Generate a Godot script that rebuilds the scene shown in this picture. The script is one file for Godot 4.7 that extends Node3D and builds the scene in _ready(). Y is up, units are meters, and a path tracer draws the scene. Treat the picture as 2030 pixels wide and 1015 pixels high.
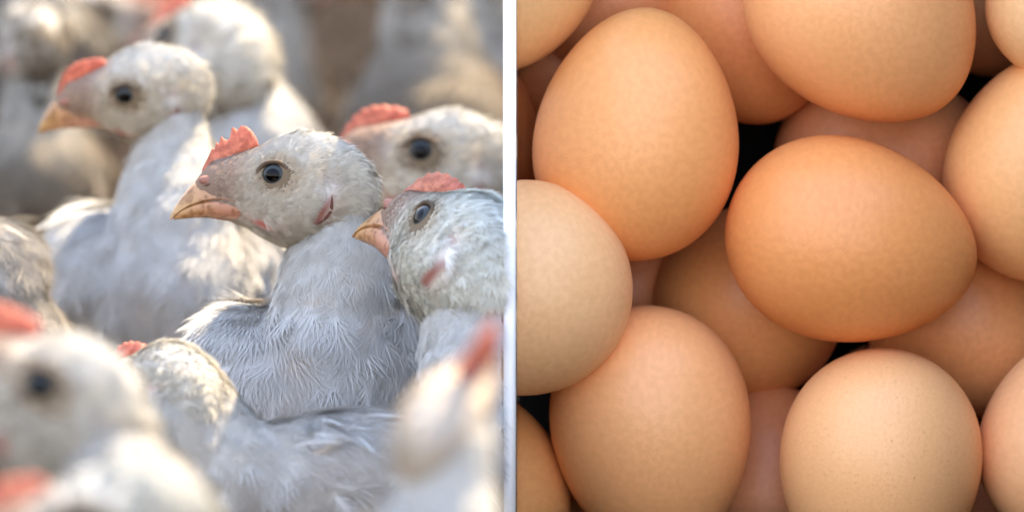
extends Node3D
# A pen of young white hens (left) and a heap of brown eggs in a dark bin (right), parted by a thin white board.
# Lengths on paper are in "units" of 0.1163 mm: one unit is one pixel of the photograph at the distance in focus.

const U := 0.0001163          # metres per unit
const FOCUS := 1.2            # distance in focus
const PITCH := 10.0           # the camera looks down a little
const EYE := Vector3(0, 0.29, 0)
const BOARD_L := -0.00190     # faces of the dividing board
const BOARD_R := 0.00082

var rng := RandomNumberGenerator.new()
var mottle := FastNoiseLite.new()
var right := Vector3.RIGHT
var up := Vector3.UP
var back := Vector3.BACK
var M := {}
var head_v := PackedVector3Array()
var head_n := PackedVector3Array()
var head_i := PackedInt32Array()
var tuft_mesh: ArrayMesh
var plume_mesh: ArrayMesh
var vane_mesh: ArrayMesh

# ---------------------------------------------------------------- naming
func numbered(called: String) -> String:
	if not has_node(called):
		return called
	var n := 1
	while has_node("%s_%03d" % [called, n]):
		n += 1
	return "%s_%03d" % [called, n]

func thing(called: String, label: String, category: String, at: Vector3, group := "") -> Node3D:
	var o := Node3D.new()
	o.name = numbered(called)
	add_child(o)
	o.position = at
	tag(o, label, category, group)
	return o

func tag(o: Node, label: String, category: String, group := "", kind := "") -> void:
	if label: o.set_meta("label", label)
	if category: o.set_meta("category", category)
	if group: o.set_meta("group", group)
	if kind: o.set_meta("kind", kind)

func obj(called: String, mesh: Mesh, mat: Material, parent: Node) -> MeshInstance3D:
	var o := MeshInstance3D.new()
	o.name = called if parent != self else numbered(called)
	o.mesh = mesh
	o.material_override = mat
	o.cast_shadow = GeometryInstance3D.SHADOW_CASTING_SETTING_ON
	parent.add_child(o, true)
	return o

# a point from picture units and the distance along the line of sight
func place(x: float, y: float, d: float) -> Vector3:
	var k := U * d / FOCUS
	return EYE - back * d + right * ((x - 1015.0) * k) + up * ((507.5 - y) * k)

# ---------------------------------------------------------------- mesh helpers
func arrays_mesh(v: PackedVector3Array, n: PackedVector3Array, i: PackedInt32Array, c := PackedColorArray(), uv := PackedVector2Array()) -> ArrayMesh:
	var a := []
	a.resize(Mesh.ARRAY_MAX)
	a[Mesh.ARRAY_VERTEX] = v
	a[Mesh.ARRAY_NORMAL] = n
	a[Mesh.ARRAY_INDEX] = i
	if c.size(): a[Mesh.ARRAY_COLOR] = c
	if uv.size(): a[Mesh.ARRAY_TEX_UV] = uv
	var m := ArrayMesh.new()
	m.add_surface_from_arrays(Mesh.PRIMITIVE_TRIANGLES, a)
	return m

func smooth_normals(v: PackedVector3Array, idx: PackedInt32Array) -> PackedVector3Array:
	var n := PackedVector3Array()
	n.resize(v.size())
	for t in range(0, idx.size(), 3):
		var f := (v[idx[t + 2]] - v[idx[t]]).cross(v[idx[t + 1]] - v[idx[t]])
		for k in 3:
			n[idx[t + k]] += f
	for k in n.size():
		n[k] = n[k].normalized() if n[k].length_squared() > 0.0 else Vector3.UP
	return n

# a closed skin over rings of equally many points; ends are closed by fans
func loft(rings: Array, colors := []) -> ArrayMesh:
	var v := PackedVector3Array()
	var c := PackedColorArray()
	var idx := PackedInt32Array()
	var m: int = rings[0].size()
	for r in rings.size():
		for p in rings[r]:
			v.append(p)
			if colors.size(): c.append(colors[r])
	for r in rings.size() - 1:
		for k in m:
			var a := r * m + k
			var b := r * m + (k + 1) % m
			idx.append_array([a, b, a + m, b, b + m, a + m])
	for e in [0, rings.size() - 1]:
		var mid := Vector3.ZERO
		for p in rings[e]: mid += p
		v.append(mid / m)
		if colors.size(): c.append(colors[e])
		for k in m:
			var a2: int = e * m + k
			var b2: int = e * m + (k + 1) % m
			if e == 0: idx.append_array([v.size() - 1, b2, a2])
			else: idx.append_array([v.size() - 1, a2, b2])
	return arrays_mesh(v, smooth_normals(v, idx), idx, c)

# ---------------------------------------------------------------- distance fields
# a body piece is [from, radius, to, radius] (a tapered capsule) or [centre, radii] (an ellipsoid)
func piece_distance(p: Array, q: Vector3) -> float:
	if p.size() == 2:
		var r: Vector3 = p[1]
		var d: Vector3 = q - p[0]
		var s := d / r
		var k0 := s.length()
		var k1 := (s / r).length()
		return k0 * (k0 - 1.0) / maxf(k1, 1e-6)
	var a: Vector3 = p[0]
	var ab: Vector3 = p[2] - a
	var t := clampf((q - a).dot(ab) / ab.length_squared(), 0.0, 1.0)
	return (q - a - ab * t).length() - lerpf(p[1], p[3], t)

func piece_box(p: Array) -> AABB:
	if p.size() == 2:
		return AABB(p[0] - p[1], p[1] * 2.0)
	var r0 := Vector3.ONE * float(p[1])
	var r1 := Vector3.ONE * float(p[3])
	return AABB(p[0] - r0, r0 * 2.0).merge(AABB(p[2] - r1, r1 * 2.0))

# surface nets over the smooth union of the pieces
func skin(pieces: Array, cell: float, k: float) -> Array:
	var box := piece_box(pieces[0])
	for p in pieces: box = box.merge(piece_box(p))
	box = box.grow(k * 0.5 + cell * 2.0)
	var nx := int(box.size.x / cell) + 2
	var ny := int(box.size.y / cell) + 2
	var nz := int(box.size.z / cell) + 2
	var o := box.position
	var f := PackedFloat32Array()
	f.resize(nx * ny * nz)
	f.fill(1e3)
	for p in pieces:
		var b := piece_box(p).grow(k + cell * 2.0)
		var lo := ((b.position - o) / cell).floor()
		var hi := ((b.end - o) / cell).ceil()
		for z in range(maxi(0, int(lo.z)), mini(nz, int(hi.z) + 1)):
			for y in range(maxi(0, int(lo.y)), mini(ny, int(hi.y) + 1)):
				var row := (z * ny + y) * nx
				for x in range(maxi(0, int(lo.x)), mini(nx, int(hi.x) + 1)):
					var d := piece_distance(p, o + Vector3(x, y, z) * cell)
					var e := f[row + x]
					var h := maxf(k - absf(d - e), 0.0)
					f[row + x] = minf(d, e) - h * h / (4.0 * k)
	var v := PackedVector3Array()
	var n := PackedVector3Array()
	var idx := PackedInt32Array()
	var at := PackedInt32Array()
	at.resize(f.size())
	at.fill(-1)
	var off := [0, 1, nx, nx + 1, nx * ny, nx * ny + 1, nx * ny + nx, nx * ny + nx + 1]
	var edges := [[0, 1], [2, 3], [4, 5], [6, 7], [0, 2], [1, 3], [4, 6], [5, 7], [0, 4], [1, 5], [2, 6], [3, 7]]
	var corner := []
	for c in 8: corner.append(Vector3(c & 1, (c >> 1) & 1, c >> 2))
	for z in nz - 1:
		for y in ny - 1:
			for x in nx - 1:
				var i := (z * ny + y) * nx + x
				var s0 := f[i] < 0.0
				if s0 == (f[i + 1] < 0.0) and s0 == (f[i + nx] < 0.0) and s0 == (f[i + nx + 1] < 0.0) and s0 == (f[i + off[4]] < 0.0) and s0 == (f[i + off[5]] < 0.0) and s0 == (f[i + off[6]] < 0.0) and s0 == (f[i + off[7]] < 0.0):
					continue
				var sum := Vector3.ZERO
				var count := 0
				for e in edges:
					var a := f[i + off[e[0]]]
					var b2 := f[i + off[e[1]]]
					if (a < 0.0) != (b2 < 0.0):
						sum += corner[e[0]].lerp(corner[e[1]], a / (a - b2))
						count += 1
				at[i] = v.size()
				v.append(o + (Vector3(x, y, z) + sum / count) * cell)
				n.append(Vector3(f[i + 1] + f[i + off[3]] + f[i + off[5]] + f[i + off[7]] - f[i] - f[i + off[2]] - f[i + off[4]] - f[i + off[6]],
					f[i + off[2]] + f[i + off[3]] + f[i + off[6]] + f[i + off[7]] - f[i] - f[i + 1] - f[i + off[4]] - f[i + off[5]],
					f[i + off[4]] + f[i + off[5]] + f[i + off[6]] + f[i + off[7]] - f[i] - f[i + 1] - f[i + off[2]] - f[i + off[3]]).normalized())
	var step := [1, nx, nx * ny]
	for z in range(1, nz - 1):
		for y in range(1, ny - 1):
			for x in range(1, nx - 1):
				var i := (z * ny + y) * nx + x
				if at[i] < 0: continue
				for ax in 3:
					var inside := f[i] < 0.0
					if inside == (f[i + step[ax]] < 0.0): continue
					var b3: int = step[(ax + 1) % 3]
					var c3: int = step[(ax + 2) % 3]
					var q := [at[i], at[i - b3], at[i - b3 - c3], at[i - c3]]
					if q.min() < 0: continue
					if inside: idx.append_array([q[0], q[2], q[1], q[0], q[3], q[2]])
					else: idx.append_array([q[0], q[1], q[2], q[0], q[2], q[3]])
	return [v, n, idx]

# ---------------------------------------------------------------- plumage
# a tuft lies along +x, its upper side to +y, one long
func blades(count: int, spread: float, width: float, lift: float, curl: float, seed_: int) -> ArrayMesh:
	var r := RandomNumberGenerator.new()
	r.seed = seed_
	var v := PackedVector3Array()
	var n := PackedVector3Array()
	var idx := PackedInt32Array()
	for b in count:
		var turn := r.randf_range(-spread, spread)
		var l := r.randf_range(0.7, 1.05)
		var rise := lift * r.randf_range(0.5, 1.4)
		var w := width * r.randf_range(0.7, 1.3)
		var z0 := r.randf_range(-0.12, 0.12)
		var side := r.randf_range(-0.25, 0.25)
		var base := v.size()
		for s in 4:
			var t := s / 3.0
			var dir := Vector3(cos(turn + side * t), 0, sin(turn + side * t))
			var p := Vector3(0, 0, z0) + dir * (l * t) + Vector3.UP * (rise * t - curl * t * t)
			var across := Vector3(-dir.z, 0.15, dir.x) * (w * (1.0 - t * t) * 0.5)
			var nn := (Vector3.UP - dir * 0.3 + Vector3(-dir.z, 0, dir.x) * 0.15).normalized()
			if s == 3:
				v.append(p)
				n.append(nn)
			else:
				v.append(p - across)
				v.append(p + across)
				n.append(nn)
				n.append(nn)
		for s in 2:
			var a := base + s * 2
			idx.append_array([a, a + 2, a + 1, a + 1, a + 2, a + 3])
		idx.append_array([base + 4, base + 6, base + 5])
	return arrays_mesh(v, n, idx)

# a covert feather: a quill with a rounded, cupped and slightly split vane
func vane() -> ArrayMesh:
	var r := RandomNumberGenerator.new()
	r.seed = 77
	var v := PackedVector3Array()
	var n := PackedVector3Array()
	var idx := PackedInt32Array()
	var rows := 26
	for s in rows:
		var t := s / float(rows - 1)
		for g in [-1, 1]:
			var w := 0.25 * sqrt(maxf(0.0, sin(PI * minf(1.0, 0.12 + t * 0.62)))) 
			var b := v.size()
			var root := Vector3(t * 0.85, 0.12 * t - 0.16 * t * t, 0)
			var reach := 0.16 + 0.12 * r.randf()
			var tip := root + Vector3(reach * (0.6 + t), -0.03 + r.randf_range(-0.03, 0.02), g * w * (1.0 - 0.5 * t * t) * r.randf_range(0.75, 1.05))
			var wide := Vector3(0.022, 0.002, 0)
			v.append_array([root - wide, root + wide, tip])
			for k in 3: n.append(Vector3(-0.1, 1, g * 0.2).normalized())
			if g > 0: idx.append_array([b, b + 1, b + 2])
			else: idx.append_array([b, b + 2, b + 1])
	return arrays_mesh(v, n, idx)

func head_point(x: float, y: float, z: float) -> Vector3:   # profile drawing of the head: eye at (545, 348), facing left
	return Vector3(x - 610.0, 380.0 - y, z)

func bump(d: float, r: float) -> float:
	return exp(-d * d / (r * r))

func seg(q: Vector2, a: Vector2, b: Vector2) -> float:
	return q.distance_to(Geometry2D.get_closest_point_to_segment(q, a, b))

# skin and down colours of the head, by place on the profile: [colour, how much down grows, length]
func head_look(p: Vector3) -> Array:
	var q := Vector2(p.x + 610.0, 380.0 - p.y)
	var side := smoothstep(20.0, 50.0, absf(p.z))
	var c := Color(0.455, 0.41, 0.33)
	c = c.lerp(Color(0.56, 0.535, 0.485), smoothstep(340.0, 270.0, q.y))
	var grow := 1.0
	var long := 1.0
	# bare pinkish face round the beak
	var face := maxf(smoothstep(500.0, 440.0, q.x + (q.y - 380.0) * 0.25) , bump(seg(q, Vector2(400, 352), Vector2(500, 285)), 20.0))
	c = c.lerp(Color(0.27, 0.165, 0.12), face * 0.65)
	long *= lerpf(1.0, 0.45, face)
	grow *= lerpf(1.0, 0.5, face)
	if q.x < 425.0 and q.y > 330.0: grow = 0.0
	# ring of bare skin round the eye
	var e := Vector2((q.x - 545.0) / 1.1, q.y - 349.0).length()
	var ring := side * bump(maxf(e - 36.0, 0.0), 9.0)
	c = c.lerp(Color(0.36, 0.28, 0.19), ring * 0.7)
	if side > 0.3:
		if e < 29.0: grow = 0.0
		long *= lerpf(0.45, 1.0, smoothstep(29.0, 72.0, e))
	# wattle seam, ear fold and white ear tuft
	var wattle := bump(seg(q, Vector2(478, 431), Vector2(538, 450)), 9.0) * side
	c = c.lerp(Color(0.36, 0.10, 0.08), wattle)
	var fold := bump(seg(q, Vector2(655, 398), Vector2(630, 440)), 12.0) * side
	fold = maxf(fold, bump(seg(q, Vector2(632, 350), Vector2(654, 358)), 8.0) * side * 0.8)
	c = c.lerp(Color(0.20, 0.07, 0.05), fold)
	if side > 0.3 and Vector2((q.x - 640.0) * 1.2, (q.y - 382.0) * 0.85).length() < 19.0: grow = 0.0
	if wattle > 0.3 or fold > 0.3: grow = 0.0
	if side > 0.3 and (seg(q + Vector2(16, 0), Vector2(655, 398), Vector2(630, 440)) < 17.0 or seg(q + Vector2(14, -2), Vector2(478, 431), Vector2(538, 450)) < 10.0): long *= 0.42
	c = c.lerp(Color(0.66, 0.64, 0.62), bump(q.distance_to(Vector2(640, 378)), 22.0) * side * 0.8)
	# nape and throat stand off a little
	long *= lerpf(1.0, 1.5, smoothstep(680.0, 740.0, q.x))
	long *= lerpf(1.0, 1.9, smoothstep(425.0, 475.0, q.y) * smoothstep(470.0, 530.0, q.x) * 0.6)
	var bare := c.lerp(Color(0.115, 0.08, 0.048), ring * 0.9)
	bare = bare.lerp(bare * Color(0.62, 0.55, 0.52), face)
	return [c, grow, long, bare]

func build_head_skin() -> void:
	var pieces := [
		[head_point(612, 374, 0), Vector3(126, 104, 88)],
		[head_point(588, 342, 0), 74.0, head_point(442, 356, 0), 42.0],
		[head_point(600, 420, 0), 66.0, head_point(432, 404, 0), 25.0],
		[head_point(500, 372, 0), 60.0, head_point(408, 376, 0), 27.0],
		[head_point(575, 408, 0), Vector3(88, 66, 80)],
	]
	var s := skin(pieces, 7.0, 22.0)
	head_v = s[0]
	head_n = s[1]
	head_i = s[2]

# height of the head's flank over a point of the profile
func flank(x: float, y: float) -> float:
	var best := 1e9
	var z := 0.0
	var q := head_point(x, y, 0)
	for p in head_v:
		if p.z > 0.0:
			var d := Vector2(p.x - q.x, p.y - q.y).length_squared()
			if d < best:
				best = d
				z = p.z
	return z

var eye_z := 0.0
var beak_top: ArrayMesh
var beak_low: ArrayMesh
var comb_tall: ArrayMesh
var comb_low: ArrayMesh
var eye_ball: ArrayMesh
var eye_ring: ArrayMesh
var nostril_mesh: ArrayMesh
var mouth_seam: ArrayMesh
var ear_lobe: ArrayMesh
var ear_fold: ArrayMesh

func beak(stations: Array, dull: Color, bright: Color, lower: bool) -> ArrayMesh:
	var rings := []
	var cols := []
	for s in stations.size():
		var st: Array = stations[s]
		var ring := []
		for k in 22:
			var a := TAU * k / 22.0
			var y: float
			var mid := lerpf(st[2], st[1], 0.12)
			if lower: mid = lerpf(st[1], st[2], 0.3)
			if sin(a) > 0.0: y = lerpf(mid, st[1], pow(sin(a), 0.85))
			else: y = lerpf(mid, st[2], pow(-sin(a), 0.85))
			ring.append(head_point(st[0], y, cos(a) * st[3]))
		rings.append(ring)
		cols.append(dull.lerp(bright, smoothstep(0.25, 0.8, s / float(stations.size() - 1))))
	return loft(rings, cols)

func comb(points: Array, thick: float) -> ArrayMesh:   # pairs of base and top points along the crest
	var rings := []
	var cols := []
	for p in points:
		var ring := []
		var b: Vector2 = p[0]
		var t: Vector2 = p[1]
		for k in 14:
			var a := TAU * k / 14.0 + PI / 14.0
			var h := 0.5 - 0.5 * cos(a)
			var q := b.lerp(t, h)
			ring.append(head_point(q.x, q.y, sin(a) * thick * (1.25 - 0.8 * h)))
		rings.append(ring)
		cols.append(Color(0.56, 0.17, 0.115).lerp(Color(0.64, 0.26, 0.15), clampf((b.distance_to(t) - 15.0) / 30.0, 0.0, 1.0)))
	return loft(rings, cols)

func build_head_parts() -> void:
	beak_top = beak([[516, 402, 412, 50], [500, 396, 411, 50], [475, 385, 404, 47], [448, 372, 398, 42], [425, 356, 398, 36], [405, 349, 402, 31], [390, 356, 406, 26], [372, 374, 412, 20], [357, 393, 420, 14], [346, 409, 428, 9], [339, 423, 435, 4.5], [336, 430, 436, 1.5]],
		Color(0.38, 0.19, 0.10), Color(0.41, 0.235, 0.09), false)
	beak_low = beak([[512, 413, 426, 46], [495, 405, 437, 45], [470, 397, 440, 41], [440, 391, 437, 36], [412, 395, 432, 29], [385, 402, 432, 21], [362, 412, 434, 13], [349, 422, 435, 7], [343, 430, 436, 2]],
		Color(0.38, 0.17, 0.105), Color(0.43, 0.235, 0.095), true)
	# comb outline: where each tooth rises and falls
	var base_a := Vector2(398, 356)
	var base_b := Vector2(510, 282)
	var tall := []
	var low := []
	var teeth := [[0.0, 6.0], [0.06, 22.0], [0.14, 30.0], [0.22, 38.0], [0.28, 46.0], [0.32, 40.0], [0.37, 53.0], [0.41, 44.0], [0.47, 58.0], [0.505, 47.0], [0.55, 40.0], [0.60, 42.0], [0.66, 62.0], [0.70, 58.0], [0.735, 49.0], [0.80, 55.0], [0.88, 48.0], [0.95, 32.0], [1.0, 8.0]]
	var out := (base_b - base_a).orthogonal().normalized()
	if out.y > 0.0: out = -out
	for i in 73:
		var t := i / 72.0
		var h := 0.0
		for k in teeth.size() - 1:
			if t >= teeth[k][0] and t <= teeth[k + 1][0]:
				h = lerpf(teeth[k][1], teeth[k + 1][1], (t - teeth[k][0]) / (teeth[k + 1][0] - teeth[k][0]))
		var b := base_a.lerp(base_b, t) + out * (sin(PI * t) * 6.0)
		var lean := Vector2(0.25, -0.97).lerp(out, 0.55).normalized()
		tall.append([b - lean * 10.0, b + lean * h * 0.84])
		low.append([b - out * 10.0, b + out * (9.0 + 27.0 * sin(PI * clampf(t * 0.97 + 0.02, 0.0, 1.0)) + 1.6 * sin(t * 44.0))])
	comb_tall = comb(tall, 10.0)
	comb_low = comb(low, 11.0)
	eye_z = flank(545, 348)
	# eyeball: black pupil, dark grey iris, black rim
	var rings := []
	var cols := []
	for i in 21:
		var a := PI * (0.5 - 0.5 * cos(PI * i / 20.0))
		a = PI * i / 20.0 * 0.62
		var ring := []
		for k in 24:
			var b := TAU * k / 24.0
			ring.append(Vector3(cos(b) * sin(a) * 28.5, sin(b) * sin(a) * 25.0, cos(a) * 24.0 - 13.0))
		rings.append(ring)
		var rr := sin(a)
		cols.append(Color(0.003, 0.003, 0.003) if rr < 0.52 else Color(0.035, 0.036, 0.036) if rr < 0.8 else Color(0.008, 0.007, 0.006))
	eye_ball = loft(rings, cols)
	rings = []
	cols = []
	for k in 37:
		var b := TAU * k / 36.0
		var ring := []
		for j in 10:
			var a := TAU * j / 10.0
			var r := 1.0 + 0.17 * cos(a) + 0.012 * sin(b * 7.0)
			ring.append(Vector3(cos(b) * r * 30.5 - (4.0 * maxf(0.0, -cos(b))), sin(b) * r * 26.0, sin(a) * 5.0 - 0.0012 * pow(cos(b) * r * 30.0, 2.0) - 1.0))
		rings.append(ring)
		cols.append(Color(0.125, 0.085, 0.05).lerp(Color(0.06, 0.04, 0.025), maxf(0.0, sin(b))))
	eye_ring = loft(rings, cols)
	var noz := []
	for i in 13:
		var a := PI * i / 12.0
		var ring := []
		for k in 12:
			var b := TAU * k / 12.0
			ring.append(Vector3(-cos(a) * 21.0, sin(b) * sin(a) * 10.0 + cos(a) * 4.0, cos(b) * sin(a) * 7.0))
		noz.append(ring)
	nostril_mesh = loft(noz)
	var slit := []
	for i in 11:
		var t := i / 10.0
		var ring := []
		for k in 8:
			var b := TAU * k / 8.0
			ring.append(Vector3(-15.0 + 34.0 * t, -8.0 + 5.0 * t * t + sin(b) * 2.2 * sin(PI * t), cos(b) * 3.5 * sin(PI * t)))
		slit.append(ring)
	mouth_seam = loft(slit)
	# ear: a pale lobe with a dark red fold behind and below it
	var lobe := []
	for i in 13:
		var a := PI * i / 12.0
		var ring := []
		for k in 16:
			var b := TAU * k / 16.0
			ring.append(Vector3(cos(b) * sin(a) * 13.0 + cos(a) * 5.0, -cos(a) * 20.0, sin(b) * sin(a) * 6.0))
		lobe.append(ring)
	ear_lobe = loft(lobe)
	var fold := []
	for i in 17:
		var t := i / 16.0
		var ring := []
		var mid := Vector2(660, 388).lerp(Vector2(628, 447), t) + Vector2(11.0, 6.0) * sin(PI * t)
		for k in 10:
			var b := TAU * k / 10.0
			var w := 0.6 + 3.4 * sin(PI * t)
			ring.append(head_point(mid.x + cos(b) * w, mid.y + sin(b) * w * 0.6, cos(b + 1.57) * 2.0 + flank(mid.x, mid.y) + 0.5))
		fold.append(ring)
	ear_fold = loft(fold)

# one hen. at: [x, y, distance] of the head's middle; head: [size, yaw, pitch, roll]; pieces in picture units round that head
# each piece of the body ends with the way its feathers lie
func hen(label: String, at: Array, head: Array, body: Array, look: Dictionary) -> Node3D:
	var d: float = at[2]
	var k := U * d / FOCUS
	var origin := place(at[0], at[1], d)
	var frame := Basis(right * k, up * k, back * k)
	var pieces := []
	var flows := []
	for b in body:
		var p := []
		for w in b.slice(0, -1):
			p.append(Vector3(w.x - at[0], at[1] - w.y, w.z) if w is Vector3 and (p.size() == 0 or b.size() == 5) else w)
		pieces.append(p)
		flows.append(b[-1])
	var hb := Basis(Vector3.BACK, deg_to_rad(head[3])) * Basis(Vector3.UP, deg_to_rad(head[1])) * Basis(Vector3.BACK, deg_to_rad(head[2])) * Basis(Vector3.RIGHT, deg_to_rad(head[4] if head.size() > 4 else 0.0)) * Basis.from_scale(Vector3.ONE * float(head[0]))
	var s := skin(pieces, look.get("cell", 20.0), 40.0)
	var v: PackedVector3Array = s[0]
	var n: PackedVector3Array = s[1]
	var idx: PackedInt32Array = s[2]
	var c := PackedColorArray()
	var white: Color = look.get("white", Color(0.53, 0.515, 0.49))
	for p in v: c.append(white * 0.8)
	var body_faces := idx.size()
	var first := v.size()
	for p in head_v:
		v.append(hb * p)
		var hl := head_look(p)
		c.append((hl[3] as Color) * lerpf(1.0, 0.85, minf(1.0, hl[1])))
	for p in head_n: n.append((hb * p).normalized())
	for i in head_i: idx.append(i + first)
	var limit: float = look.get("limit", 1e3)
	var foot := origin
	foot.y = 0.0
	if body.size() > 1:
		var bc: Vector3 = frame * (pieces[-1][0] as Vector3)
		foot = Vector3(origin.x + bc.x, 0.0, origin.z + bc.z)
	if limit < 1e2: foot.x = minf(foot.x, limit)
	var root := thing("hen", label, "hen", foot, look.get("group", "young white hens crowded in the pen"))
	var wv := PackedVector3Array()
	var wn := PackedVector3Array()
	for i in v.size():
		var p := origin + frame * v[i]
		if p.x > limit: p.x = limit - 0.0002
		wv.append(p - foot)
		wn.append((frame * n[i]).normalized())
	obj("body", arrays_mesh(wv, wn, idx, c), M.skin, root)
	# parts of the head
	var xf := Transform3D(frame * hb, origin - foot)
	var seen := func(x: float, y: float, z: float) -> bool: return (foot + xf * head_point(x, y, z)).x < limit
	var put := func(called: String, mesh: Mesh, mat: Material, where: Transform3D, parent: Node) -> MeshInstance3D:
		if limit < 1e2 and parent == root:     # what the board presses flat
			var a := mesh.surface_get_arrays(0)
			var pressed: PackedVector3Array = a[Mesh.ARRAY_VERTEX]
			var away := where.affine_inverse()
			for i in pressed.size():
				var w := foot + where * pressed[i]
				if w.x > limit:
					w.x = limit
					pressed[i] = away * (w - foot)
			a[Mesh.ARRAY_VERTEX] = pressed
			mesh = ArrayMesh.new()
			mesh.add_surface_from_arrays(Mesh.PRIMITIVE_TRIANGLES, a)
		var o := obj(called, mesh, mat, parent)
		o.transform = where
		return o
	put.call("upper_beak", beak_top, M.horn, xf, root)
	put.call("lower_beak", beak_low, M.horn, xf, root)
	var crest: float = look.get("crest", 1.0)
	var crest_at := head_point(455, 330, 0)
	put.call("comb", comb_tall if look.get("tall", false) else comb_low, M.comb, xf * Transform3D(Basis.from_scale(Vector3.ONE * crest), crest_at * (1.0 - crest)), root)
	for g in [1.0, -1.0]:
		var turn := Basis(Vector3.UP, deg_to_rad(-14.0 * g))
		if g < 0.0: turn = Basis(Vector3.UP, PI) * Basis(Vector3.UP, deg_to_rad(-14.0))
		if g < 0.0: turn = Basis(Vector3(1, 0, 0), Vector3(0, 1, 0), Vector3(0, 0, -1)) * Basis(Vector3.UP, deg_to_rad(-14.0))
		var spot := head_point(545, 348, eye_z * g - 2.0 * g)
		if not seen.call(572, 348, eye_z * g): continue
		var eye: MeshInstance3D = put.call("eye", eye_ball, M.eye, xf * Transform3D(turn, spot), root)
		put.call("eyelid", eye_ring, M.lid, Transform3D.IDENTITY, eye)
		if look.get("ear", false) and g > 0.0:
			var ear: MeshInstance3D = put.call("ear_lobe", ear_lobe, M.lobe, xf * Transform3D(Basis(Vector3.UP, 0.25), head_point(638, 381, flank(638, 381) - 1.0)), root)
			put.call("ear_fold", ear_fold, M.slit, Transform3D(Basis(Vector3.UP, 0.25), head_point(638, 381, flank(638, 381) - 1.0)).affine_inverse(), ear)
		var nz := 33.0
		var nos: MeshInstance3D = put.call("nostril", nostril_mesh, M.pink, xf * Transform3D(Basis(Vector3.BACK, 0.25), head_point(415, 357, nz * 0.86 * g)), root)
		put.call("nostril_slit", mouth_seam, M.slit, Transform3D(Basis.IDENTITY, Vector3(0, -1.0, 5.5 * g)), nos)
	# down and feathers
	var lists := {"tuft": [], "plume": [], "vane": []}
	scatter_head(lists, hb, origin, frame, look, limit)
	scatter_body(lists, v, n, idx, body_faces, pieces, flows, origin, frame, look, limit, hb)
	for kind in lists:
		var l: Array = lists[kind]
		if l.is_empty(): continue
		var mm := MultiMesh.new()
		mm.transform_format = MultiMesh.TRANSFORM_3D
		mm.use_colors = true
		mm.mesh = {"tuft": tuft_mesh, "plume": plume_mesh, "vane": vane_mesh}[kind]
		mm.instance_count = l.size()
		for i in l.size():
			var t: Transform3D = l[i][0]
			t.origin -= foot
			mm.set_instance_transform(i, t)
			mm.set_instance_color(i, l[i][1])
		var o := MultiMeshInstance3D.new()
		o.name = {"tuft": "down", "plume": "plumage", "vane": "feathers"}[kind]
		o.multimesh = mm
		o.material_override = M.feather
		o.set_meta("kind", "stuff")
		root.add_child(o, true)
	return root

func lay(p: Vector3, nrm: Vector3, flow: Vector3, length: float, wide: float, lift: float) -> Transform3D:
	var x := (flow - nrm * flow.dot(nrm))
	if x.length_squared() < 1e-4: x = nrm.cross(Vector3(0.3, 0.2, 0.9))
	x = x.normalized()
	x = x.rotated(nrm, rng.randfn(0.0, 0.30))
	var z := x.cross(nrm).normalized()
	x = x.rotated(z, lift)
	var y := z.cross(x)
	return Transform3D(Basis(x * length, y * length, z * (length * wide)), p)

func scatter_on(v: PackedVector3Array, idx: PackedInt32Array, from: int, to: int, count: int) -> Array:
	var sums := PackedFloat32Array()
	var total := 0.0
	for t in range(from, to, 3):
		total += (v[idx[t + 1]] - v[idx[t]]).cross(v[idx[t + 2]] - v[idx[t]]).length()
		sums.append(total)
	var out := []
	for i in count:
		var t := sums.bsearch(rng.randf() * total)
		t = mini(t, sums.size() - 1)
		var a := rng.randf()
		var b := rng.randf()
		if a + b > 1.0:
			a = 1.0 - a
			b = 1.0 - b
		out.append([from + t * 3, a, b])
	return out

func scatter_head(lists: Dictionary, hb: Basis, origin: Vector3, frame: Basis, look: Dictionary, limit: float) -> void:
	var tint: Color = look.get("tint", Color(1, 1, 1))
	for s in scatter_on(head_v, head_i, 0, head_i.size(), look.get("down", 2000)):
		var i: int = s[0]
		var p: Vector3 = head_v[head_i[i]] * (1.0 - s[1] - s[2]) + head_v[head_i[i + 1]] * s[1] + head_v[head_i[i + 2]] * s[2]
		var nr: Vector3 = head_n[head_i[i]] * (1.0 - s[1] - s[2]) + head_n[head_i[i + 1]] * s[1] + head_n[head_i[i + 2]] * s[2]
		var l := head_look(p)
		if rng.randf() > l[1]: continue
		var w := origin + frame * (hb * p)
		if w.x > limit - 0.0004: continue
		var flow := (p - head_point(395, 400, 0)).normalized() * 0.8 + Vector3(0.5, -0.1 - 0.9 * smoothstep(20.0, 130.0, p.x), 0)
		var m := mottle.get_noise_3dv(p * 1.1 + origin * 900.0)
		flow += Vector3(0, m * 0.7, 0)
		var length: float = look.get("down_length", 30.0) * l[2] * rng.randf_range(0.65, 1.25)
		var col: Color = l[0] * (1.14 + 0.16 * m + rng.randf_range(-0.16, 0.13)) * tint
		var stand := rng.randf_range(0.02, 0.15)
		if rng.randf() < 0.2: stand += rng.randf_range(0.1, 0.4) * smoothstep(560.0, 700.0, p.x + 610.0 + maxf(0.0, p.y) * 0.6)
		var t := lay(hb * p, (hb * nr).normalized(), hb * flow, length * head_scale(hb), look.get("wide", 1.0), stand)
		lists.tuft.append([Transform3D(frame * t.basis, origin + frame * t.origin), col.clamp()])

func head_scale(hb: Basis) -> float:
	return hb.x.length()

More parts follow.
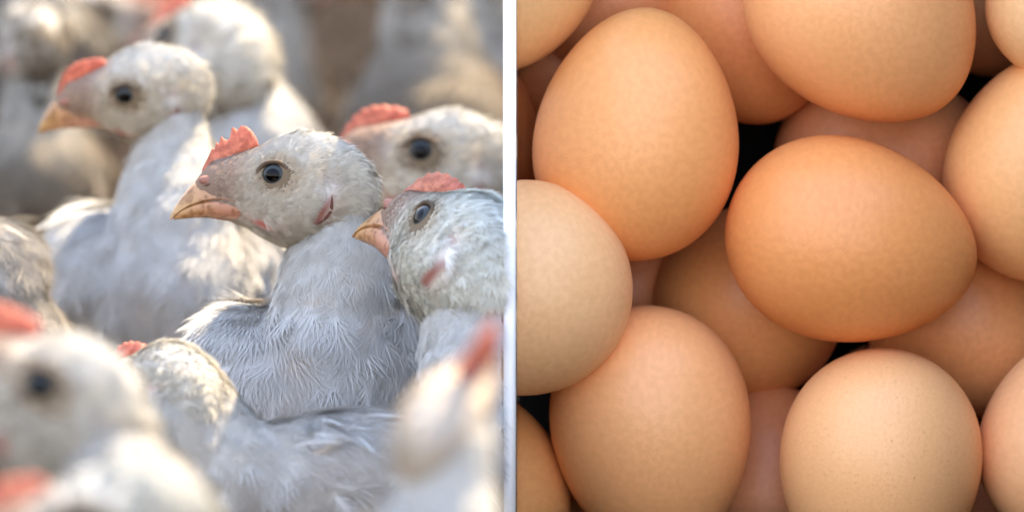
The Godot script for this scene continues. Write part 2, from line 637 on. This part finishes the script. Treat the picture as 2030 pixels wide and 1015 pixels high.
func scatter_body(lists: Dictionary, v: PackedVector3Array, n: PackedVector3Array, idx: PackedInt32Array, to: int, pieces: Array, flows: Array, origin: Vector3, frame: Basis, look: Dictionary, limit: float, hb: Basis) -> void:
	var white: Color = look.get("white", Color(0.53, 0.515, 0.49))
	var inv := hb.inverse()
	for s in scatter_on(v, idx, 0, to, look.get("plumes", 2500)):
		var i: int = s[0]
		var p: Vector3 = v[idx[i]] * (1.0 - s[1] - s[2]) + v[idx[i + 1]] * s[1] + v[idx[i + 2]] * s[2]
		var nr: Vector3 = (n[idx[i]] * (1.0 - s[1] - s[2]) + n[idx[i + 1]] * s[1] + n[idx[i + 2]] * s[2]).normalized()
		if nr.z < -0.75 and look.get("front_only", false): continue
		var w := origin + frame * p
		if w.y < 0.0015 or w.x > limit - 0.0006: continue
		var hp := inv * p
		if (hp / Vector3(110, 90, 76)).length() < 1.0: continue     # inside the head
		var flow := Vector3.ZERO
		var vane_share := 0.0
		var sum := 0.0
		for j in pieces.size():
			var dd := maxf(0.0, piece_distance(pieces[j], p))
			var g := 1.0 / (1.0 + dd * dd * 0.004)
			g *= g
			flow += flows[j] * g
			sum += g
			if pieces[j].size() == 2 and j > 0: vane_share += g
		vane_share /= sum
		var m0 := mottle.get_noise_3dv(p * 0.9 + origin * 500.0)
		var near := smoothstep(290.0, 120.0, p.length() + 40.0 * m0)             # short down on the neck, longer on the breast
		var m := mottle.get_noise_3dv(p * 0.55 + origin * 700.0)
		var m2 := mottle.get_noise_3dv(p * 1.6 + origin * 300.0)
		flow += nr.cross(Vector3(0, 0, 1)) * (m * 0.9 + m2 * 0.9)
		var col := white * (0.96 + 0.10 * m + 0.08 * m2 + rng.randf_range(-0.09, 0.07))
		var dirt: float = look.get("dirt", 0.4)
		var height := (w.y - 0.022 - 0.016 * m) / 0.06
		col = col.lerp(Color(0.30, 0.225, 0.15), smoothstep(0.9, 0.0, height) * float(look.get("belly_shade", 0.55)))  # shade painted in: lower plumage browned for darker gaps between birds
		col = col.lerp(Color(0.40, 0.29, 0.19), clampf((m2 * 0.5 + m - 0.42) * 2.0, 0.0, 1.0) * dirt * 1.6)
		col = col.lerp(Color(0.485, 0.445, 0.375), near * 0.6).clamp()
		var big: bool = rng.randf() < vane_share * look.get("vanes", 0.07)
		var length := lerpf(78.0, 40.0, near) * rng.randf_range(0.7, 1.25) * float(look.get("length", 1.0))
		if big: length *= 1.2
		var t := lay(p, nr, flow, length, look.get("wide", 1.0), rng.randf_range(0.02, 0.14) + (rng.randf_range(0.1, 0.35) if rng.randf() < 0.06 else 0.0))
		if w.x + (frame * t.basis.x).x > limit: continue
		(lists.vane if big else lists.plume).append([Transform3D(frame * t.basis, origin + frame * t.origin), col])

# ---------------------------------------------------------------- eggs
# at: [x, y, distance]; size [length, width]; the pointed end turned by angle in the picture and tilt towards the viewer
func egg(label: String, at: Array, size: Array, angle: float, tilt: float, shade: Color, freckled := 0.0) -> void:
	var d: float = at[2]
	var k := U * d / FOCUS
	var o := MeshInstance3D.new()
	var where := place(at[0], at[1], d)
	var axis := (right * cos(deg_to_rad(angle)) + up * sin(deg_to_rad(angle))) * cos(deg_to_rad(tilt)) + back * sin(deg_to_rad(tilt))
	var a := axis.normalized()
	var b := a.cross(back if absf(a.dot(back)) < 0.9 else up).normalized()
	var c := a.cross(b)
	var rings := []
	var la: float = size[0] * k * 0.5
	var ra: float = size[1] * k * 0.5
	for i in 45:
		var th := PI * (i + 0.001) / 44.002
		var ring := []
		for j in 60:
			var ph := TAU * j / 60.0
			var r := ra * sin(th) * (1.0 - 0.13 * cos(th) - 0.012 * cos(2.0 * th))
			var p := a * (la * (cos(th) + 0.02)) + b * (r * cos(ph)) + c * (r * sin(ph))
			if where.x + p.x < BOARD_R + 0.0003 and at[0] < 1200.0: p.x = BOARD_R + 0.0003 - where.x
			ring.append(p)
		rings.append(ring)
	o.mesh = loft(rings)
	o.name = numbered("egg")
	var mat: StandardMaterial3D = M.egg.duplicate()
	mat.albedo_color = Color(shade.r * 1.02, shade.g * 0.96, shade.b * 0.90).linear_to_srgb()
	mat.uv1_offset = Vector3(rng.randf(), rng.randf(), rng.randf()) * 7.0
	if freckled > 0.0: mat.albedo_texture = M.freckles
	o.material_override = mat
	o.position = where
	add_child(o)
	tag(o, label, "egg", "brown eggs heaped in the dark bin")

func noise_tex(freq: float, octaves: int, seed_: int, ramp: Gradient, size := 512, normal := false) -> NoiseTexture2D:
	var n := FastNoiseLite.new()
	n.seed = seed_
	n.noise_type = FastNoiseLite.TYPE_SIMPLEX_SMOOTH
	n.frequency = freq
	n.fractal_octaves = octaves
	var t := NoiseTexture2D.new()
	t.width = size
	t.height = size
	t.seamless = true
	t.noise = n
	t.color_ramp = ramp
	t.as_normal_map = normal
	return t

func ramp(stops: Array) -> Gradient:
	var g := Gradient.new()
	g.offsets = PackedFloat32Array(stops.map(func(s): return s[0]))
	g.colors = PackedColorArray(stops.map(func(s): return s[1]))
	return g

func mat(color: Color, rough: float, spec := 0.5) -> StandardMaterial3D:
	var m := StandardMaterial3D.new()
	m.albedo_color = color.linear_to_srgb()
	m.roughness = rough
	m.metallic_specular = spec
	return m

func materials() -> void:
	M.skin = mat(Color(1, 1, 1), 0.85, 0.2)
	M.skin.vertex_color_use_as_albedo = true
	M.feather = mat(Color(1, 1, 1), 0.75, 0.25)
	M.feather.vertex_color_use_as_albedo = true
	M.feather.backlight_enabled = true
	M.feather.backlight = Color(0.46, 0.455, 0.44)
	M.feather.cull_mode = BaseMaterial3D.CULL_DISABLED
	M.horn = mat(Color(1, 1, 1), 0.42, 0.5)
	M.horn.vertex_color_use_as_albedo = true
	M.horn.uv1_triplanar = true
	M.horn.uv1_scale = Vector3.ONE * 0.012
	M.horn.albedo_texture = noise_tex(0.012, 4, 5, ramp([[0.25, Color(0.74, 0.66, 0.58)], [0.55, Color(1, 1, 1)]]), 256)
	M.comb = mat(Color(1, 1, 1), 0.55, 0.4)
	M.comb.vertex_color_use_as_albedo = true
	M.comb.backlight_enabled = true
	M.comb.backlight = Color(0.8, 0.22, 0.10).linear_to_srgb()
	M.comb.uv1_triplanar = true
	M.comb.uv1_scale = Vector3.ONE * 0.006
	M.comb.albedo_texture = noise_tex(0.03, 3, 8, ramp([[0.2, Color(0.80, 0.74, 0.74)], [0.65, Color(1, 1, 1)]]), 256)
	M.comb.heightmap_enabled = true
	M.comb.heightmap_texture = noise_tex(0.05, 2, 9, ramp([[0.0, Color.BLACK], [1.0, Color.WHITE]]), 256)
	M.comb.heightmap_scale = 0.015
	M.eye = mat(Color(1, 1, 1), 0.05, 0.28)
	M.eye.vertex_color_use_as_albedo = true
	M.lid = mat(Color(1, 1, 1), 0.7, 0.3)
	M.lid.vertex_color_use_as_albedo = true
	M.pink = mat(Color(0.28, 0.13, 0.095), 0.6, 0.3)
	M.lobe = mat(Color(0.33, 0.30, 0.26), 0.9, 0.1)
	M.lobe.rim_enabled = true
	M.lobe.rim = 0.6
	M.slit = mat(Color(0.12, 0.052, 0.038), 0.9, 0.1)
	M.egg = mat(Color(0.8, 0.5, 0.3), 0.43, 0.48)
	M.egg.uv1_triplanar = true
	M.egg.uv1_scale = Vector3.ONE * 34.0
	M.egg.albedo_texture = noise_tex(0.024, 6, 11, ramp([[0.25, Color(0.965, 0.95, 0.935)], [0.7, Color(1, 1, 1)]]), 512)
	M.egg.heightmap_enabled = true
	M.egg.heightmap_texture = noise_tex(0.09, 3, 12, ramp([[0.1, Color.BLACK], [0.9, Color.WHITE]]), 512)
	M.egg.heightmap_scale = 0.004
	M.freckles = noise_tex(0.045, 4, 31, ramp([[0.075, Color(0.78, 0.64, 0.53)], [0.12, Color(0.97, 0.95, 0.93)], [0.7, Color(1, 1, 1)]]), 512)
	M.black = mat(Color(0.010, 0.010, 0.009), 0.8, 0.2)
	M.white = mat(Color(0.93, 0.93, 0.92), 0.55, 0.4)
	M.wood = mat(Color(0.34, 0.25, 0.18), 0.85, 0.2)
	M.wood.uv1_triplanar = true
	M.wood.uv1_scale = Vector3(4, 60, 4)
	M.wood.albedo_texture = noise_tex(0.02, 4, 21, ramp([[0.2, Color(0.6, 0.55, 0.5)], [0.8, Color(1, 1, 1)]]), 256)
	M.litter = mat(Color(0.024, 0.018, 0.0135), 0.95, 0.1)
	M.litter.uv1_triplanar = true
	M.litter.uv1_world_triplanar = true
	M.litter.uv1_scale = Vector3.ONE * 5.0
	M.litter.albedo_texture = noise_tex(0.02, 6, 41, ramp([[0.2, Color(0.52, 0.48, 0.45)], [0.5, Color(0.85, 0.82, 0.8)], [0.8, Color(1, 1, 1)]]), 1024)
	M.chip = mat(Color(1, 1, 1), 0.9, 0.15)
	M.chip.vertex_color_use_as_albedo = true
	M.chip.cull_mode = BaseMaterial3D.CULL_DISABLED

func plank(called: String, a: Vector3, b: Vector3, m: Material, parent: Node, at := Vector3.ZERO) -> void:
	var box := BoxMesh.new()
	box.size = (b - a).abs()
	var o := obj(called, box, m, parent)
	o.position = (a + b) * 0.5 - at

func _ready() -> void:
	rng.seed = 20
	mottle.seed = 4
	mottle.frequency = 0.02
	mottle.fractal_octaves = 2
	# camera
	var cam := Camera3D.new()
	cam.name = "camera"
	cam.position = EYE
	cam.rotation_degrees = Vector3(-PITCH, 0, 0)
	cam.fov = rad_to_deg(2.0 * atan(507.5 * U / FOCUS))
	cam.near = 0.05
	cam.far = 60.0
	var lens := CameraAttributesPhysical.new()
	lens.frustum_focal_length = 12.0 / tan(deg_to_rad(cam.fov) * 0.5)
	lens.frustum_focus_distance = FOCUS
	lens.frustum_near = 0.05
	lens.frustum_far = 60.0
	lens.exposure_aperture = lens.frustum_focal_length / 16.0
	cam.attributes = lens
	add_child(cam)
	right = Vector3.RIGHT
	up = Basis(Vector3.RIGHT, deg_to_rad(-PITCH)) * Vector3.UP
	back = Basis(Vector3.RIGHT, deg_to_rad(-PITCH)) * Vector3.BACK
	# sky, sun, exposure
	var sky := ProceduralSkyMaterial.new()
	sky.sky_top_color = Color(0.62, 0.715, 0.87)
	sky.sky_horizon_color = Color(1.0, 0.97, 0.93)
	sky.sky_curve = 0.25
	sky.sky_energy_multiplier = 0.98
	sky.ground_bottom_color = Color(0.30, 0.25, 0.20)
	sky.ground_horizon_color = Color(0.55, 0.50, 0.45)
	var env := Environment.new()
	env.background_mode = Environment.BG_SKY
	env.sky = Sky.new()
	env.sky.sky_material = sky
	env.tonemap_mode = Environment.TONE_MAPPER_LINEAR
	env.tonemap_exposure = 4.7
	env.sdfgi_enabled = true
	env.ssao_enabled = true
	env.ssil_enabled = true
	var we := WorldEnvironment.new()
	we.name = "world_environment"
	we.environment = env
	add_child(we)
	var sun := DirectionalLight3D.new()
	sun.name = "sun"
	sun.light_energy = 1.6
	sun.light_color = Color(1.0, 0.92, 0.79)
	sun.light_angular_distance = 0.5
	sun.shadow_enabled = true
	sun.rotation_degrees = Vector3(-54, 180 - 38, 0)
	add_child(sun)

	materials()
	tuft_mesh = blades(13, 0.40, 0.026, 0.10, 0.09, 1)
	plume_mesh = blades(24, 0.50, 0.017, 0.11, 0.13, 2)
	vane_mesh = vane()
	build_head_skin()
	build_head_parts()
	ground()
	bin_and_board()
	eggs()
	hens()

func ground() -> void:
	var p := PlaneMesh.new()
	p.size = Vector2(80, 80)
	var g := obj("ground", p, M.litter, self)
	g.set_meta("kind", "structure")
	# wood shavings strewn over the litter
	var v := PackedVector3Array()
	var n := PackedVector3Array()
	var idx := PackedInt32Array()
	for i in 6:
		var a := i / 5.0 * 2.2
		for z in [-0.5, 0.5]:
			v.append(Vector3(sin(a) * 0.5, 0.5 - cos(a) * 0.5, z * (0.5 - 0.1 * cos(a * 3.0))))
			n.append(Vector3(-sin(a), cos(a), 0))
		if i: idx.append_array([i * 2 - 2, i * 2, i * 2 - 1, i * 2 - 1, i * 2, i * 2 + 1])
	var mm := MultiMesh.new()
	mm.transform_format = MultiMesh.TRANSFORM_3D
	mm.use_colors = true
	mm.mesh = arrays_mesh(v, n, idx)
	mm.instance_count = 9000
	for i in 9000:
		var z := -0.7 - 2.6 * pow(rng.randf(), 1.3)
		var x := rng.randf_range(-0.26, 0.2) * (-z)
		var b := Basis.from_euler(Vector3(rng.randf_range(-0.6, 0.6), rng.randf() * TAU, rng.randf_range(-0.6, 0.6))) * Basis.from_scale(Vector3(rng.randf_range(0.006, 0.016), rng.randf_range(0.003, 0.008), rng.randf_range(0.002, 0.006)))
		mm.set_instance_transform(i, Transform3D(b, Vector3(x, 0.001, z)))
		mm.set_instance_color(i, Color(0.055, 0.04, 0.028) * rng.randf_range(0.4, 1.5))
	var o := MultiMeshInstance3D.new()
	o.name = "litter"
	o.multimesh = mm
	o.material_override = M.chip
	add_child(o)
	tag(o, "brown wood shavings strewn over the pen floor", "litter", "", "stuff")

func bin_and_board() -> void:
	# the dividing board: a thin white sheet standing on edge towards the viewer
	var foot := Vector3((BOARD_L + BOARD_R) * 0.5, 0, -1.23)
	var d := thing("divider_board", "thin white upright board between the hens and the eggs", "board", foot)
	var near := FOCUS - 0.04
	var far := FOCUS + 0.10
	var v := []
	for x in [BOARD_L * near / FOCUS, BOARD_R * near / FOCUS]:
		v.append([Vector3(x, 0, 0) + place(1015, 1330, near) - foot, Vector3(x, 0, 0) + place(1015, -150, near) - foot, Vector3(x, 0, 0) + place(1015, -190, far) - foot, Vector3(x, 0, 0) + place(1015, 1330, far) - foot])
	for s in 2:
		for k in 4:
			v[s][k].x = (BOARD_L if s == 0 else BOARD_R) * near / FOCUS - foot.x
			if k == 0 or k == 3: v[s][k].y = 0.0
	var st := SurfaceTool.new()
	st.begin(Mesh.PRIMITIVE_TRIANGLES)
	var quad := func(a: Vector3, b: Vector3, c: Vector3, e: Vector3) -> void:
		for q in [a, b, c, a, c, e]: st.add_vertex(q)
	var l: Array = v[0]
	var r: Array = v[1]
	for k in 4:
		var j := (k + 1) % 4
		quad.call(l[k], l[j], r[j], r[k])
	for f in [[0, 1, 2], [0, 2, 3]]:
		for q in [l[f[0]], l[f[2]], l[f[1]], r[f[0]], r[f[1]], r[f[2]]]: st.add_vertex(q)
	st.generate_normals()
	obj("sheet", st.commit(), M.white, d)
	# egg bin: a floor, and a black back made tall to block sun
	var base := Vector3(0.07, 0, -1.31)
	var b := thing("egg_bin", "black bin added to hold the brown eggs and shade them", "bin", base)
	var mid := place(1015, 507, FOCUS + 0.094)
	plank("back_board", Vector3(BOARD_R + 0.0006, 0.0, mid.z - 0.004), Vector3(0.172, 0.20, mid.z - 0.010), M.black, b, base)
	plank("floor_board", Vector3(BOARD_R + 0.0006, 0.0005, mid.z - 0.0035), Vector3(0.165, 0.0025, mid.z + 0.10), M.black, b, base)
	plank("added_side_board", Vector3(0.1655, 0.0005, mid.z - 0.0035), Vector3(0.172, 0.20, mid.z + 0.30), M.black, b, base)  # added wall run forward out of view, darkens the eggs from the right
	plank("added_front_board", Vector3(BOARD_R + 0.0006, 0.0005, mid.z + 0.1005), Vector3(0.165, 0.018, mid.z + 0.106), M.black, b, base)  # added below the view to stop light bouncing off the ground
	plank("added_shade_hood", Vector3(BOARD_R + 0.0006, 0.1925, mid.z - 0.0035), Vector3(0.165, 0.20, mid.z + 0.085), M.black, b, base)  # unseen cover added to cut sky light from above and the sun

func eggs() -> void:
	var F := FOCUS + 0.027
	var tan := Color(0.90, 0.41, 0.145)
	var brown := Color(0.84, 0.345, 0.112)
	var pale := Color(0.90, 0.54, 0.265)
	egg("large tan egg standing upright in the upper row by the divider", [1263, 271, F], [505, 402], 84, 8, tan)
	egg("rich brown egg lying across the middle of the heap", [1684, 478, F - 0.002], [505, 400], -13, 6, brown)
	egg("big pinkish brown egg hanging over the black gap at the top", [1712, 14, F], [500, 430], -48, 4, Color(0.87, 0.42, 0.17))
	egg("pale cream pink egg pressed against the white board", [1025, 577, F - 0.010], [470, 418], 200, -25, pale)
	egg("peach coloured egg shaded by the pale egg above it", [1292, 853, F + 0.007], [508, 392], -83, -10, Color(0.91, 0.455, 0.195))
	egg("freckled light tan egg at the bottom below the rich brown egg", [1746, 930, F], [492, 394], -94, -12, Color(0.94, 0.52, 0.24), 1.0)
	egg("light tan egg cut by the edge, beside the rich brown egg", [2078, 331, F + 0.010], [480, 396], 80, 30, Color(0.92, 0.50, 0.21))
	egg("light brown egg in the top corner against the white board", [992, -44, F + 0.004], [390, 364], 10, 10, Color(0.82, 0.48, 0.21))
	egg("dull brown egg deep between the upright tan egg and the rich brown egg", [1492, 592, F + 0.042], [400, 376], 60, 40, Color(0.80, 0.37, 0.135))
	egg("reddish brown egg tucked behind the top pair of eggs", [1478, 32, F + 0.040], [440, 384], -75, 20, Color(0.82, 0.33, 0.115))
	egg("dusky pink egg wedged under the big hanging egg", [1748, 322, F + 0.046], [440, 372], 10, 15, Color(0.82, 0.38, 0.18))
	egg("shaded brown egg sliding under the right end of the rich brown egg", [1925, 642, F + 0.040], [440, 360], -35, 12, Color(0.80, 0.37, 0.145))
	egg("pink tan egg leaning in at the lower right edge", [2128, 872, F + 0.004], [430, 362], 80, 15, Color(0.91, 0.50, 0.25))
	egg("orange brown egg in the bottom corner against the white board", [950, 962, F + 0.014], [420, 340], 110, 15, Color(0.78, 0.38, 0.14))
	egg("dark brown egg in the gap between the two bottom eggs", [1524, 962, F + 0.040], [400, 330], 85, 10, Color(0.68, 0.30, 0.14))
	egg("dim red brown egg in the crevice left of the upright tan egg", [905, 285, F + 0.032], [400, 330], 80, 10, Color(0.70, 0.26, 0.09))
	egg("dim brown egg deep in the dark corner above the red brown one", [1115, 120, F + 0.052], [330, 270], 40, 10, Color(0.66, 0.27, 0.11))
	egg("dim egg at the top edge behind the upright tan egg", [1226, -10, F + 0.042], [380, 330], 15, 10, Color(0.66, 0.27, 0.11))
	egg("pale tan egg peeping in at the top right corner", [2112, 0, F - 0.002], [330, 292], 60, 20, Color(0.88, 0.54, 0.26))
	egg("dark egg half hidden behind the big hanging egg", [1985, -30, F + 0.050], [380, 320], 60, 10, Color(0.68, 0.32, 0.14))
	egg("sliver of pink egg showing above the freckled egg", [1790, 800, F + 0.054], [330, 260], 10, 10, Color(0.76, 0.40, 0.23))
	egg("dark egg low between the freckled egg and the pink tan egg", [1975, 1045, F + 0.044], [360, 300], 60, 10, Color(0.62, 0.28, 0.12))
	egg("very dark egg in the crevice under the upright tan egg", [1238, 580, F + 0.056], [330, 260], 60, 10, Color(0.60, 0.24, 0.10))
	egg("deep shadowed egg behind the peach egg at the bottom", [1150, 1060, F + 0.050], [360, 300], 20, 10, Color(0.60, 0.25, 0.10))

func hens() -> void:
	var dn := Vector3(0, -1, 0.1)
	# the hen in focus, body towards the viewer, head turned to the left
	hen("sharp white hen with a jagged red comb looking left", [610, 380, FOCUS + 0.018], [1.0, 0.0, 0.0, 0.0], [
		[Vector3(664, 432, -14), 72.0, Vector3(668, 550, -15), 104.0, Vector3(0.1, -1, 0)],
		[Vector3(668, 550, -15), 104.0, Vector3(655, 650, -10), 126.0, dn],
		[Vector3(648, 765, -20), Vector3(215, 165, 145), dn],
		[Vector3(475, 700, -90), Vector3(90, 100, 130), Vector3(-0.25, -1, 0.1)],
		[Vector3(795, 690, -110), Vector3(66, 110, 130), Vector3(0.25, -1, 0.1)],
		[Vector3(650, 810, -210), Vector3(215, 200, 240), Vector3(0, -0.6, -1)],
	], {"tall": true, "down": 18000, "plumes": 16000, "cell": 14.0, "vanes": 0.02, "dirt": 0.6, "ear": true})
	# behind it to the left, a little out of focus
	hen("blurred white hen with a flat orange comb, left of the sharp hen", [301, 184, 1.335], [0.86, 5.0, 0.0, 9.0, 25.0], [
		[Vector3(338, 235, -14), 64.0, Vector3(348, 390, -15), 106.0, Vector3(0.1, -1, 0)],
		[Vector3(345, 400, -15), 106.0, Vector3(345, 520, -20), 140.0, dn],
		[Vector3(350, 590, -30), Vector3(155, 150, 130), dn],
		[Vector3(190, 520, -100), Vector3(105, 120, 130), Vector3(-0.2, -1, 0.1)],
		[Vector3(480, 560, -140), Vector3(80, 120, 130), Vector3(0.4, -1, -0.3)],
		[Vector3(330, 640, -190), Vector3(205, 190, 220), Vector3(0, -0.6, -1)],
	], {"down": 6000, "plumes": 6500, "vanes": 0.02, "ear": true})
	# right of it, behind the board's edge
	hen("white hen with a long orange comb behind the sharp hen's nape", [903, 347, 1.345], [1.1, 0.0, 0.0, -8.0], [
		[Vector3(935, 395, -12), 78.0, Vector3(965, 520, -15), 112.0, Vector3(0.2, -1, 0)],
		[Vector3(965, 520, -15), 112.0, Vector3(985, 640, -20), 140.0, dn],
		[Vector3(1010, 700, -60), Vector3(190, 170, 160), Vector3(0.6, -0.8, 0)],
	], {"down": 4500, "plumes": 2500})
	# near right, against the board
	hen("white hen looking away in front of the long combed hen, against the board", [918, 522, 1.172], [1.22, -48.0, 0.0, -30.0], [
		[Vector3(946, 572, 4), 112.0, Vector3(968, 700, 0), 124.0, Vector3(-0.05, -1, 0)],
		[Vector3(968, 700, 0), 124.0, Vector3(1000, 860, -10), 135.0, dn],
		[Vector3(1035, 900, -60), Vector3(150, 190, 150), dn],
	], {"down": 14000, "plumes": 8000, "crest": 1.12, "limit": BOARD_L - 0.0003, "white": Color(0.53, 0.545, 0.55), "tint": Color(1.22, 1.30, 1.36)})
	# behind the left hen
	hen("far hen with a crimson comb and grey white head above the left hen", [428, 128, 1.52], [1.12, -48.0, 0.0, -8.0], [
		[Vector3(478, 200, -20), 88.0, Vector3(515, 290, -10), 104.0, Vector3(0.2, -1, 0)],
		[Vector3(515, 290, -10), 104.0, Vector3(525, 380, -20), 125.0, dn],
		[Vector3(540, 430, -60), Vector3(150, 130, 140), dn],
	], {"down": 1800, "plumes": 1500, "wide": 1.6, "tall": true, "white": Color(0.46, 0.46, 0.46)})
	# in front, left: the back of a hen and its long body under the sharp hen
	hen("white hen with only a small comb tip showing, lying before the sharp hen", [338, 797, 1.146], [1.02, -48.0, 0.0, -6.0], [
		[Vector3(368, 822, 14), 104.0, Vector3(470, 955, 0), 108.0, Vector3(0.6, -1, 0)],
		[Vector3(470, 955, 0), 108.0, Vector3(600, 980, -20), 120.0, Vector3(1, -0.3, 0)],
		[Vector3(680, 955, -20), Vector3(230, 135, 130), Vector3(1, -0.15, 0.2)],
		[Vector3(810, 960, -40), Vector3(130, 120, 110), Vector3(1, -0.1, 0.1)],
	], {"down": 5500, "plumes": 5500, "cell": 16.0, "vanes": 0.10, "limit": BOARD_L - 0.0006})
	# nearest ones, thrown far out of focus
	hen("very blurred near hen at the left edge with a dark round eye", [120, 828, 0.935], [1.36, 18.0, 0.0, -25.0], [
		[Vector3(175, 890, -5), 112.0, Vector3(250, 1040, -10), 160.0, Vector3(0.4, -1, 0)],
		[Vector3(250, 1040, -10), 160.0, Vector3(270, 1180, -20), 190.0, dn],
		[Vector3(300, 1230, -60), Vector3(240, 190, 200), dn],
	], {"down": 1800, "plumes": 1500, "wide": 1.5, "down_length": 44.0, "crest": 1.2, "white": Color(0.36, 0.34, 0.315), "tint": Color(0.80, 0.80, 0.80)})
	hen("nearest hen in the bottom left corner, a pink red comb and grey crown", [246, 1092, 0.85], [1.5, 12.0, 0.0, 4.0], [
		[Vector3(290, 1150, -5), 130.0, Vector3(330, 1330, -10), 170.0, Vector3(0.4, -1, 0)],
		[Vector3(330, 1330, -10), 170.0, Vector3(340, 1450, -20), 200.0, dn],
	], {"down": 1500, "plumes": 600, "wide": 1.6, "white": Color(0.31, 0.32, 0.32), "tint": Color(0.62, 0.65, 0.67)})
	hen("near blurred hen by the board's foot, head tipped back, its red comb leaning right", [874, 850, 0.87], [0.98, -98.0, -50.0, -28.0], [
		[Vector3(895, 880, 10), 84.0, Vector3(880, 1040, 0), 100.0, dn],
		[Vector3(880, 1040, 0), 100.0, Vector3(800, 1160, -30), 150.0, dn],
		[Vector3(760, 1230, -60), Vector3(200, 170, 160), Vector3(-0.6, -0.6, 0.2)],
	], {"down": 1800, "plumes": 2000, "wide": 1.5, "tall": true, "crest": 2.1, "tint": Color(0.86, 0.76, 0.68), "belly_shade": 0.0, "limit": -0.0024})
	# at the left edge and far behind
	hen("cream backed hen cut by the left edge beside the blurred hen's wing", [-230, 300, 1.29], [0.9, 0.0, 0.0, 0.0], [
		[Vector3(-215, 330, 0), 80.0, Vector3(-120, 470, 0), 90.0, dn],
		[Vector3(-10, 540, 0), Vector3(90, 105, 120), Vector3(0.6, -1, 0)],
		[Vector3(10, 650, 0), Vector3(110, 80, 100), Vector3(0.6, -1, 0)],
	], {"down": 1200, "plumes": 2600, "white": Color(0.36, 0.33, 0.29), "dirt": 0.5, "vanes": 0.01, "belly_shade": 0.5})
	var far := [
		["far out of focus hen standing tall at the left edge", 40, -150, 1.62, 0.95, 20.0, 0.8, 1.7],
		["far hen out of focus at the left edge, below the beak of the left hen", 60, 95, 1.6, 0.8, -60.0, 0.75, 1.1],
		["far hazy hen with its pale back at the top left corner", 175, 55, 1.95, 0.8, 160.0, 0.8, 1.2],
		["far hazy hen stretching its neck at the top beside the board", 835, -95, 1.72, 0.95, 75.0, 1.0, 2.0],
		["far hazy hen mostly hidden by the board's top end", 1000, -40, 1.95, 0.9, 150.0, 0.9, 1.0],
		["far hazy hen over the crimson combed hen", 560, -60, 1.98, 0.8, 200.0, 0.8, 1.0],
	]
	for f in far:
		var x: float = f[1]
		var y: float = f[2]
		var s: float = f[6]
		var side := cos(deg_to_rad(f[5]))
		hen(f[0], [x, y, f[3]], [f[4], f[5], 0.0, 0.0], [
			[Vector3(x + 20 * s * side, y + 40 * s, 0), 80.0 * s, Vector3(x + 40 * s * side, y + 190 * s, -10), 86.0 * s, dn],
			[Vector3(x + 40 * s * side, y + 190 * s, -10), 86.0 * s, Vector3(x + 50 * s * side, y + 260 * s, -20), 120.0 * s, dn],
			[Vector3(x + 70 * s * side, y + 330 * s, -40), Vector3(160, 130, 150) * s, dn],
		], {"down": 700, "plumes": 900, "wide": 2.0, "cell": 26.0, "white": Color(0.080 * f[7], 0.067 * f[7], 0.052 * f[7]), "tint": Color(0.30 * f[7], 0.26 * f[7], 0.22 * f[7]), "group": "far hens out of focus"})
